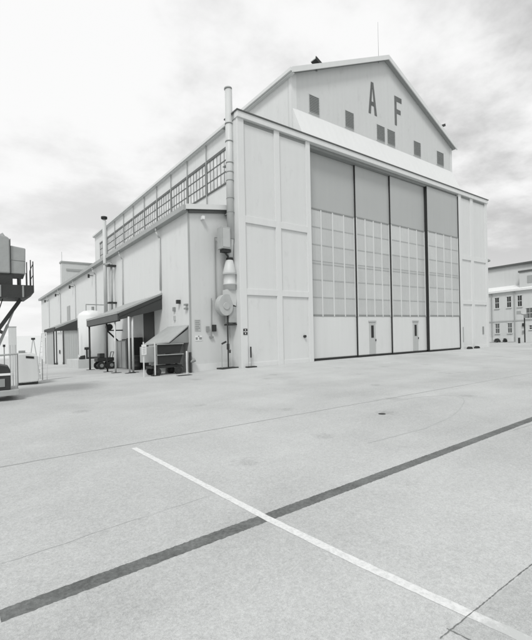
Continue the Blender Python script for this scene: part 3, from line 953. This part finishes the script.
# ------------------------------------------------------------------ tank on its plinth
tk = box(-4.86, -2.75, 14.3, 18.2, -0.3, 0.55)
tag(tk.build('tank_plinth', 'concrete_block', None, bevel=0.02), 'low pale concrete plinth under the white tank beyond the canopy', 'plinth')
t = thing('storage_tank', 'white upright cylindrical tank on a plinth between the two canopies', 'tank', -3.5, 15.9, 0.55 - fall(15.9))
MB().lathe(-3.5, 15.9, [(0.93, 0.55), (0.95, 0.58), (0.95, 3.85), (0.86, 4.05), (0.55, 4.25), (0.12, 4.33)], 36).build('body', 'tank', t, smooth=True)
MB().rod((-3.35, 15.9, 4.25), (-3.35, 15.9, 4.6), 0.10, n=10).build('filler_cap', 'mid', t)
MB().rod((-3.9, 15.7, 4.22), (-3.9, 15.7, 4.75), 0.04, n=8).rod((-3.9, 15.7, 4.75), (-2.4, 16.3, 4.8), 0.04, n=8).build('vent_pipe', 'galvd', t)
m = MB().rod((-4.1, 14.9, 0.56), (-4.1, 14.9, 1.25), 0.06, n=8).rod((-4.25, 14.9, 1.35), (-3.95, 14.9, 1.35), 0.10, n=8).rod((-4.1, 14.9, 0.62), (-3.3, 14.9, 0.62), 0.07, n=8)
m.build('valve', 'dark', t)
MB().rod((-4.62, 15.2, 0.9), (-4.62, 15.2, 2.9), 0.03, n=6).build('gauge_pipe', 'galvd', t)
for k in range(9):
    pass
t = thing('pump_unit', 'small dark pump with pipes on the tank plinth', 'pump', -4.35, 14.6, 0.55 - fall(14.6))
box(-4.7, -4.3, 14.45, 14.8, 0.56, 0.72).build('body', 'dark', t, bevel=0.02)
MB().rod((-4.62, 14.6, 0.72), (-4.3, 14.6, 0.78), 0.09, n=10).build('motor', 'dark', t)

# ------------------------------------------------------------------ far lean-to shed
fs = thing('lean_to_shed', 'grey sheet lean-to shed with a dark sloping roof edge beyond the white tank', 'shed', -3.3, 28.2)
fy0, fy1, fxo = 25.7, 31.2, -4.28
MB().prism([(fxo - 0.1, 3.34), (-2.36, 4.18), (-2.36, 4.36), (fxo - 0.1, 3.52)], 'Y', fy0 - 0.15, fy1).build('roof', 'roof', fs)
MB().prism([(fxo - 0.1, 3.12), (-2.36, 3.2), (-2.36, 4.16), (fxo - 0.1, 3.335)], 'Y', fy0 - 0.16, fy0 - 0.06).build('end_panel', 'under', fs)
box(fxo - 0.14, fxo - 0.06, fy0 - 0.155, fy1, 3.1, 3.5).build('eave_fascia', 'under', fs)
box(fxo - 0.02, fxo + 0.03, fy0 + 1.0, fy1 - 0.1, -0.3, 3.1).build('side_sheet', 'shed', fs)
box(-3.55, -2.36, fy0, fy0 + 0.05, -0.4, 3.18).build('front_sheet', 'shedf', fs)
d_ = box(-4.12, -3.72, fy0 + 0.01, fy0 + 0.06, -0.4, 3.0).build('door', 'white', fs)
box(-4.0, -3.92, fy0 - 0.04, fy0 + 0.009, 0.95, 1.3).build('handle', 'dark', d_)
for (x, y) in ((fxo + 0.05, fy0 + 0.0), (-3.63, fy0 - 0.03), (fxo + 0.0, fy1 - 0.05), (fxo, fy0 + 0.95)):
    MB().rod((x, y, -0.4), (x, y, 3.15), 0.055, n=8).build('post', 'dark', fs)

# ------------------------------------------------------------------ work platform at the left edge (local frame: x right, y away, z up)
yaw = 0.6454
ca, sa = math.cos(yaw), math.sin(yaw)


def left_obj(name, label, cat, px, D, dz=0.0):
    """stand a thing on the ground D metres out along the photo's column px"""
    ox, oy = -12.0648, -18.1901
    u = (px - 266) / 414.2 * D
    x, y = ox + ca * u + sa * D, oy - sa * u + ca * D
    return thing(name, label, cat, x, y, gz(x, y) + dz, rotz=-yaw + math.atan((266 - px) / 414.2))


wp = left_obj('work_platform', 'wheeled aircraft work platform with a canvas cab on its high dark deck', 'work platform', 0, 13.3)


def L(m, name, material, parent=wp, **kw):
    if name not in ('wheel', 'rim'):
        m.v = [(x * 0.86, y, z) for x, y, z in m.v]
    return m.build(name, material, parent, warp=False, **kw)


L(box(-2.4, 0.56, -0.55, 0.75, 0.16, 0.34), 'chassis', 'galvd', bevel=0.02)
for (x, y) in ((-2.0, -0.56), (-2.0, 0.76), (-0.9, 0.80)):
    w_ = L(MB().rod((x, y - 0.09, 0.17), (x, y + 0.09, 0.17), 0.17, n=16), 'wheel', 'tyre', smooth=True)
    L(MB().rod((x, y - 0.1, 0.17), (x, y + 0.1, 0.17), 0.08, n=10), 'rim', 'mid', w_)
w_ = L(MB().rod((0.2, 0.66, 0.1), (0.2, 0.80, 0.1), 0.10, n=14), 'wheel', 'tyre', smooth=True)
L(MB().prism([(-1.2, 0.34), (0.29, 0.34), (0.29, 0.95), (0.22, 1.08), (-0.15, 1.16), (-1.2, 1.16)], 'Y', -0.45, 0.4), 'engine_box', 'dark', bevel=0.02)
L(box(-1.21, 0.30, -0.47, -0.452, 0.80, 0.87), 'trim_strip', 'sign')
for x, m_ in ((0.30, 'steel_light'), (0.385, 'pole'), (0.47, 'steel_light')):
    L(MB().rod((x, -0.3, 0.34), (x, -0.3, 1.75), 0.016, n=6), 'rail_post', m_)
L(MB().rod((-0.3, -0.3, 1.42), (0.56, -0.3, 1.46), 0.03, n=6), 'hand_rail', 'galvd')
L(MB().rod((0.56, 0.5, 0.34), (0.56, 0.5, 1.46), 0.02, n=6), 'rail_post', 'galvd')
for y in (-0.45, 0.6):
    L(MB().bar((0.66, y, 3.2), (-1.5, y, 0.3), 0.09, 0.12), 'diagonal_strut', 'dark')
    L(MB().bar((-2.1, y, 3.2), (0.08, y, 2.15), 0.09, 0.10), 'diagonal_strut', 'dark')
    L(MB().bar((-2.2, y, 3.2), (-2.2, y, 0.3), 0.10, 0.10), 'upright', 'dark')
L(MB().prism([(-2.6, 3.22), (0.82, 3.22), (1.08, 3.40), (1.08, 3.62), (-2.6, 3.62)], 'Y', -0.85, 0.85), 'deck', 'dark')
L(box(-2.5, 0.42, -0.7, 0.7, 3.62, 3.98), 'under_frame', 'dark')
L(box(0.60, 0.68, -0.7, 0.7, 3.62, 3.98), 'under_frame', 'dark')
L(box(0.42, 0.60, -0.7, -0.64, 3.84, 3.98), 'under_frame', 'dark')
L(MB().prism([(-2.5, 3.98), (0.36, 3.98), (0.36, 5.02), (0.30, 5.10), (0.20, 5.14), (-0.05, 5.18), (-2.5, 5.22)], 'Y', -0.75, 0.75), 'canvas_cab', 'canvas', bevel=0.04)
L(MB().prism([(0.362, 3.98), (0.82, 3.98), (0.84, 4.80), (0.362, 4.86)], 'Y', -0.70, 0.70), 'cab_front', 'canvas', bevel=0.03)
L(MB().rod((0.36, -0.755, 3.99), (0.36, -0.755, 5.05), 0.012, n=6), 'seam', 'dark')
for x in (-0.55, -0.1):
    L(MB().rod((x, -0.758, 3.99), (x, -0.758, 5.12), 0.010, n=6), 'seam', 'galvd')
L(MB().rod((0.37, -0.708, 4.42), (0.82, -0.708, 4.40), 0.010, n=6), 'seam', 'galvd')
for x in (-1.6, -0.8, 0.0, 0.7):
    L(box(x, x + 0.06, -0.87, -0.852, 3.24, 3.60), 'stiffener', 'mid')
cab = MB()
q = [(-0.9, -0.6, 3.2), (-0.7, -0.62, 2.6), (-0.45, -0.62, 2.2), (-0.2, -0.6, 2.35), (0.0, -0.55, 2.9), (0.1, -0.5, 3.2)]
for a_, b_2 in zip(q[:-1], q[1:]):
    cab.rod(a_, b_2, 0.018, n=6)
L(cab, 'hose', 'seal')
L(MB().rod((-0.3, 0.1, 1.2), (0.25, 0.1, 2.4), 0.05, n=8).rod((0.25, 0.1, 2.4), (0.55, 0.1, 3.1), 0.03, n=8), 'hydraulic_ram', 'galvd')
L(box(-0.05, 0.12, -0.47, -0.452, 0.45, 0.70), 'control_panel', 'mid')
L(MB().rod((-0.02, -0.2, 5.10), (0.2, -0.2, 5.23), 0.12, n=12), 'vent_cowl', 'mid')
for (x, y, h) in ((0.86, -0.8, 4.35), (0.90, 0.3, 4.15), (0.98, -0.82, 4.42), (1.03, 0.3, 4.22), (1.06, -0.82, 4.38)):
    L(MB().rod((x, y, 3.6), (x, y, h), 0.018, n=6), 'guard_post', 'dark')
L(MB().rod((1.06, -0.82, 3.95), (1.06, 0.80, 3.95), 0.014, n=6), 'guard_rail', 'dark')
L(MB().rod((1.06, -0.82, 4.30), (1.06, 0.80, 4.30), 0.014, n=6), 'guard_rail', 'dark')

# covered cart, A-frame, rolling stairs, white cabinet in the distance
t = left_obj('service_cart', 'white covered service cart with a dark slot parked behind the work platform', 'service cart', 27.5, 18.0)
MB().prism([(-0.42, 0.10), (0.36, 0.12), (0.42, 0.26), (0.36, 1.24), (0.06, 1.36), (-0.42, 1.36)], 'Y', -0.4, 0.9).build('body', 'stone', t, warp=False, bevel=0.05)
MB().prism([(-0.08, 1.25), (0.22, 1.21), (0.22, 1.12), (-0.08, 1.16)], 'Y', -0.415, -0.402).build('slot', 'seal', t, warp=False)
box(-0.38, 0.34, -0.34, 0.8, 0.02, 0.097).build('skirt_shade', 'dark', t, warp=False)  # dark box put in as the shade beneath the cart's skirt
box(-0.35, -0.1, -0.1, 0.5, 1.36, 1.46).build('roof_vent', 'mid', t, warp=False)
for (x, y) in ((-0.3, -0.33), (0.28, -0.33), (-0.3, 0.8), (0.28, 0.8)):
    MB().rod((x, y - 0.05, 0.09), (x, y + 0.05, 0.09), 0.09, n=12).build('wheel', 'tyre', t, warp=False)
t = left_obj('step_ladder', 'pale narrow step ladder standing open behind the service cart', 'ladder', 33, 21.0, 0)
for y in (-0.25, 0.25):
    MB().rod((-0.28, y, 0), (-0.02, y * 0.5, 2.0), 0.022, n=6).build('leg', 'steel_light', t, warp=False)
    MB().rod((0.30, y, 0), (0.02, y * 0.5, 2.0), 0.022, n=6).build('leg', 'steel_light', t, warp=False)
box(-0.09, 0.09, -0.16, 0.16, 2.0, 2.1).build('top_step', 'dark', t, warp=False)
for k in range(6):
    z = 0.3 + 0.31 * k
    s_ = z / 2.15
    MB().rod((-0.28 + 0.26 * s_, -0.25 + 0.12 * s_, z), (-0.28 + 0.26 * s_, 0.25 - 0.12 * s_, z), 0.016, n=6).build('rung', 'steel_light', t, warp=False)
t = left_obj('rolling_stairs', 'pale rolling access stairs with slanted rails at the far end of the side wing', 'access stairs', 41, 19.6)
for y in (0.0, 0.5):
    MB().rod((-0.20, y, 0.05), (0.02, y, 2.25), 0.025, n=6).build('slanted_rail', 'white', t, warp=False)
    MB().rod((0.22, y, 0.05), (0.22, y, 2.25), 0.022, n=6).build('upright', 'white', t, warp=False)
    MB().rod((0.03, y, 0.05), (0.03, y, 1.0), 0.02, n=6).build('brace', 'mid', t, warp=False)
    MB().rod((0.0, y, 2.25), (0.24, y, 2.27), 0.022, n=6).build('top_rail', 'white', t, warp=False)
for k in range(7):
    z = 0.3 + 0.26 * k
    x = -0.20 + 0.22 * (z - 0.05) / 2.2
    box(x - 0.02, x + 0.16, 0.01, 0.49, z, z + 0.03).build('tread', 'white', t, warp=False)
box(0.02, 0.22, 0.0, 0.5, 2.05, 2.10).build('landing', 'white', t, warp=False)
t = left_obj('tall_cabinet', 'tall plain white cabinet standing in the distance under the work platform deck', 'cabinet', 12.3, 30.0)
box(-0.25, 0.25, -0.3, 0.3, 0.0, 3.2).build('body', 'stone', t, warp=False, bevel=0.02)
box(-0.27, 0.27, -0.32, 0.32, 3.201, 3.26).build('lid', 'steel_light', t, warp=False)
t = left_obj('marker_pole', 'thin dark marker pole beside the distant white cabinet', 'marker pole', 3.8, 26.0)
MB().rod((0, 0, 0), (0, 0, 1.75), 0.03, n=6).build('pole', 'mid', t, warp=False)
MB().rod((0, 0, 1.75), (0, 0, 1.9), 0.07, n=8).build('head', 'dark', t, warp=False)

# ------------------------------------------------------------------ building to the right
RX = 44.0
LINEAR_FALL = True
rb = thing('neighbour_building', 'pale two storey building with small dark windows behind the hangar on the right', 'building', RX + 8, 8.0, 0.0)
box(RX, RX + 16, -26, 60, -2.5, 6.35).build('lower_wall', 'stone', rb)
MB().prism([(RX - 0.3, 6.36), (RX + 1.395, 6.36), (RX + 1.395, 7.25), (RX - 0.3, 6.60)], 'Y', -26.2, 60.2).build('lower_cornice', 'white', rb)
box(RX + 1.40, RX + 16.1, -26.1, 60.1, 6.352, 6.6).build('lower_roof', 'roof', rb)
box(RX + 1.4, RX + 15, -24, 58, 6.602, 9.75).build('upper_wall', 'stone', rb)
box(RX + 1.1, RX + 15.3, -24.3, 58.3, 9.752, 9.98).build('roof_edge', 'flash', rb)
box(RX + 0.1, RX + 1.39, -25, 3.9, 6.5, 8.6).build('front_bay', 'gable', rb)
box(RX + 0.0, RX + 1.395, -25.1, 4.0, 8.602, 8.82).build('bay_roof_edge', 'flash', rb)
box(RX + 0.06, RX + 0.098, -3.0, 3.0, 7.2, 8.1).build('bay_panel', 'fascia', rb)


def rwin(y, z0, z1, w=0.44, m_='darkglass'):
    f = box(RX - 0.02, RX - 0.002, y - w / 2, y + w / 2, z0, z1).build('window', m_, rb)
    fr = MB()
    fr.box(RX - 0.06, RX - 0.003, y - w / 2 - 0.08, y + w / 2 + 0.08, z1, z1 + 0.08)
    fr.box(RX - 0.12, RX - 0.003, y - w / 2 - 0.10, y + w / 2 + 0.10, z0 - 0.12, z0)
    fr.box(RX - 0.05, RX - 0.021, y - 0.012, y + 0.012, z0, z1)
    fr.box(RX - 0.05, RX - 0.021, y - w / 2, y - 0.021, (z0 + z1) / 2 - 0.03, (z0 + z1) / 2 + 0.03)
    fr.box(RX - 0.05, RX - 0.021, y + 0.021, y + w / 2, (z0 + z1) / 2 - 0.03, (z0 + z1) / 2 + 0.03)
    fr.build('window_frame', 'mullion', f)


for y in (6.54, 5.10, 3.85, 11.0, 13.0):
    rwin(y, 4.42, 5.76)
for y in (6.55, 5.05):
    rwin(y, 1.2, 2.42, 0.44, 'greyglass')
rwin(2.75, 2.9, 4.12, 0.75, 'greyglass')
for y in (0.5, -2.5, -5.5):
    rwin(y, 2.9, 4.12, 0.75, 'greyglass')
rwin(2.55, 1.55, 2.0, 0.5)
for y in (7.2, 4.45):
    MB().rod((RX - 0.08, y, 0.0), (RX - 0.08, y, 6.3), 0.06, n=8).build('downspout', 'galvd', rb)
box(RX - 0.06, RX - 0.003, -20, 9.0, 2.62, 2.78).build('string_course', 'steel_light', rb)
box(RX - 0.09, RX - 0.003, 4.6, 9.0, 0.05, 0.62).build('plinth', 'trim', rb)
box(RX - 0.16, RX - 0.003, 3.35, 3.6, 1.9, 2.3).build('meter_box', 'dark', rb)
box(RX - 0.16, RX - 0.003, 3.4, 3.6, 1.1, 1.4).build('meter_box', 'mid', rb)

LINEAR_FALL = False
t = thing('lamp_post', 'dark pole with boxes at its top standing before the right hand building', 'pole', 41.2, 2.3)
MB().rod((41.2, 2.3, -0.1), (41.2, 2.3, 3.25), 0.075, n=8).build('pole', 'dark', t)
box(41.1, 41.45, 2.05, 2.35, 2.85, 3.3).build('box', 'mid', t)
box(40.45, 40.8, 2.5, 2.85, 3.3, 3.7).build('head', 'galvd', t)
MB().rod((41.2, 2.3, 3.2), (40.6, 2.7, 3.45), 0.05, n=6).build('arm', 'mid', t)
m = MB().rod((38.0, 1.65, -0.1), (38.0, 1.65, 0.62), 0.11, n=10)
tag(m.build('bollard', 'dark', None), 'short dark bollard on the pavement before the right hand building', 'bollard')
k_ = box(31.5, 60, -2.7, -1.9, -0.2, 0.13)
tag(k_.build('kerb', 'concrete_block', None), kind='structure')
t = thing('steel_gate_post', 'weathered steel post at the far right foot of the hangar front', 'post', 29.3, 1.5)
MB().rod((29.3, 1.5, -0.1), (29.3, 1.5, 2.7), 0.13, n=10).build('post', 'galvd', t)
box(29.0, 30.0, 1.2, 1.8, -0.12, 0.08).build('foot', 'dark', t)


def shrub(label, x, y, r, h):
    t = thing('shrub', label, 'shrub', x, y, group='low shrubs along the right hand building')
    m = MB()
    rnd = random.Random(int(x * 10 + y * 100))
    for i in range(260):
        a, zz = rnd.uniform(0, 6.283), rnd.random()
        rr = r * math.sqrt(rnd.random()) * (1 - 0.6 * zz * zz)
        p = Vector((math.cos(a) * rr, math.sin(a) * rr, 0.08 + zz * h))
        d1 = Vector((rnd.uniform(-1, 1), rnd.uniform(-1, 1), rnd.uniform(-0.5, 1))).normalized() * 0.10
        d2 = d1.orthogonal().normalized() * 0.05
        m.face([p - d1, p + d2, p + d1, p - d2])
    m.build('foliage', 'leaf', t, warp=False)
    s = MB()
    for i in range(4):
        a = i * 1.6
        s.rod((0, 0, -0.05), (math.cos(a) * r * 0.5, math.sin(a) * r * 0.5, h * 0.7), 0.025, 0.008, n=5)
    s.build('stem', 'brown', t, warp=False)


shrub('wider dark low shrub at the wall foot nearest the hangar corner', 43.2, 6.3, 0.42, 0.4)
shrub('smaller peaked dark shrub at the wall foot, right of the wider one', 43.2, 5.35, 0.26, 0.4)

# ------------------------------------------------------------------ camera
cam = bpy.data.cameras.new('camera')
co = bpy.data.objects.new('camera', cam)
COL.objects.link(co)
cam.sensor_fit = 'HORIZONTAL'
cam.sensor_width = 36.0
cam.lens = 414.206 / 532 * 36.0
cam.shift_y = 10.03 / 532
cam.clip_start = 0.1
cam.clip_end = 6000
yw, pi_, ro = 0.6454, 0.0008, -0.0204
fwd = Vector((math.sin(yw) * math.cos(pi_), math.cos(yw) * math.cos(pi_), math.sin(pi_)))
rt = Vector((math.cos(yw), -math.sin(yw), 0))
up = rt.cross(fwd)
r2 = math.cos(ro) * rt + math.sin(ro) * up
u2 = -math.sin(ro) * rt + math.cos(ro) * up
from mathutils import Matrix
co.matrix_world = Matrix(((r2.x, u2.x, -fwd.x, -12.0648), (r2.y, u2.y, -fwd.y, -18.1901), (r2.z, u2.z, -fwd.z, 1.95), (0, 0, 0, 1)))
S.camera = co

# ------------------------------------------------------------------ sky and sun (bright overcast)
SUN_EL, SUN_AZ = math.radians(52), math.radians(232)        # azimuth clockwise from +Y
w = bpy.data.worlds.new('World')
S.world = w
w.use_nodes = True
N, LK = w.node_tree.nodes, w.node_tree.links
bg = N['Background']
STR = 0.1
bg.inputs['Strength'].default_value = STR
sky = N.new('ShaderNodeTexSky')
sky.sky_type = 'NISHITA'
sky.sun_disc = False
sky.sun_elevation = SUN_EL
sky.sun_rotation = SUN_AZ
bw = N.new('ShaderNodeRGBToBW')
LK.new(sky.outputs[0], bw.inputs[0])
tc = N.new('ShaderNodeTexCoord')
sp = N.new('ShaderNodeSeparateXYZ')
LK.new(tc.outputs['Generated'], sp.inputs[0])


def wm(op, a, b, clamp=False):
    n = N.new('ShaderNodeMath')
    n.operation = op
    n.use_clamp = clamp
    for i, s in enumerate((a, b)):
        if isinstance(s, (int, float)):
            n.inputs[i].default_value = s
        else:
            LK.new(s, n.inputs[i])
    return n.outputs[0]


den = wm('ADD', wm('MAXIMUM', sp.outputs['Z'], 0.0), 0.22)
cx_, cy_ = wm('DIVIDE', sp.outputs['X'], den), wm('DIVIDE', sp.outputs['Y'], den)
cb = N.new('ShaderNodeCombineXYZ')
LK.new(cx_, cb.inputs[0])
LK.new(cy_, cb.inputs[1])
cb.inputs[2].default_value = 9.4


def wnoise(sc, det, rg, dist=0.0):
    n = N.new('ShaderNodeTexNoise')
    n.inputs['Scale'].default_value = sc
    n.inputs['Detail'].default_value = det
    n.inputs['Roughness'].default_value = rg
    n.inputs['Distortion'].default_value = dist
    LK.new(cb.outputs[0], n.inputs['Vector'])
    return n.outputs['Fac']


cl = wm('ADD', wm('MULTIPLY', wnoise(0.9, 7, 0.55, 0.3), 0.7), wm('MULTIPLY', wnoise(2.6, 6, 0.6), 0.3))
mr = N.new('ShaderNodeMapRange')
mr.interpolation_type = 'SMOOTHSTEP'
mr.inputs['From Min'].default_value = 0.43
mr.inputs['From Max'].default_value = 0.60
LK.new(cl, mr.inputs['Value'])
# the cloud deck is thicker towards the east (right), thin and bright towards the west
bias = wm('ADD', wm('MULTIPLY', sp.outputs['X'], -0.42), wm('MULTIPLY', sp.outputs['Y'], 0.16))
dark = wm('MULTIPLY', mr.outputs['Result'], wm('SUBTRACT', 0.50, bias, True))
lev = wm('SUBTRACT', 0.98, wm('MULTIPLY', dark, 0.62))
hz = wm('POWER', wm('SUBTRACT', 1.0, wm('MAXIMUM', sp.outputs['Z'], 0.0)), 6.0)
lev = wm('ADD', wm('MULTIPLY', lev, wm('SUBTRACT', 1.0, wm('MULTIPLY', hz, 0.8))), wm('MULTIPLY', hz, 0.75))
tot = wm('ADD', wm('MULTIPLY', lev, 0.725 / STR), wm('MULTIPLY', bw.outputs[0], 0.06))
LK.new(tot, bg.inputs['Color'])

sl_ = bpy.data.lights.new('sun', 'SUN')
sl_.energy = 1.5
sl_.angle = math.radians(14)
sl_.color = (1.0, 0.995, 0.985)
so = bpy.data.objects.new('sun', sl_)
COL.objects.link(so)
d = Vector((math.sin(SUN_AZ) * math.cos(SUN_EL), math.cos(SUN_AZ) * math.cos(SUN_EL), math.sin(SUN_EL)))
so.rotation_euler = d.to_track_quat('Z', 'Y').to_euler()
so.location = (-30, -40, 50)

S.view_settings.view_transform = 'Standard'
S.view_settings.look = 'None'
S.view_settings.gamma = 1.0
S.view_settings.exposure = 0.42
S.view_settings.use_curve_mapping = False
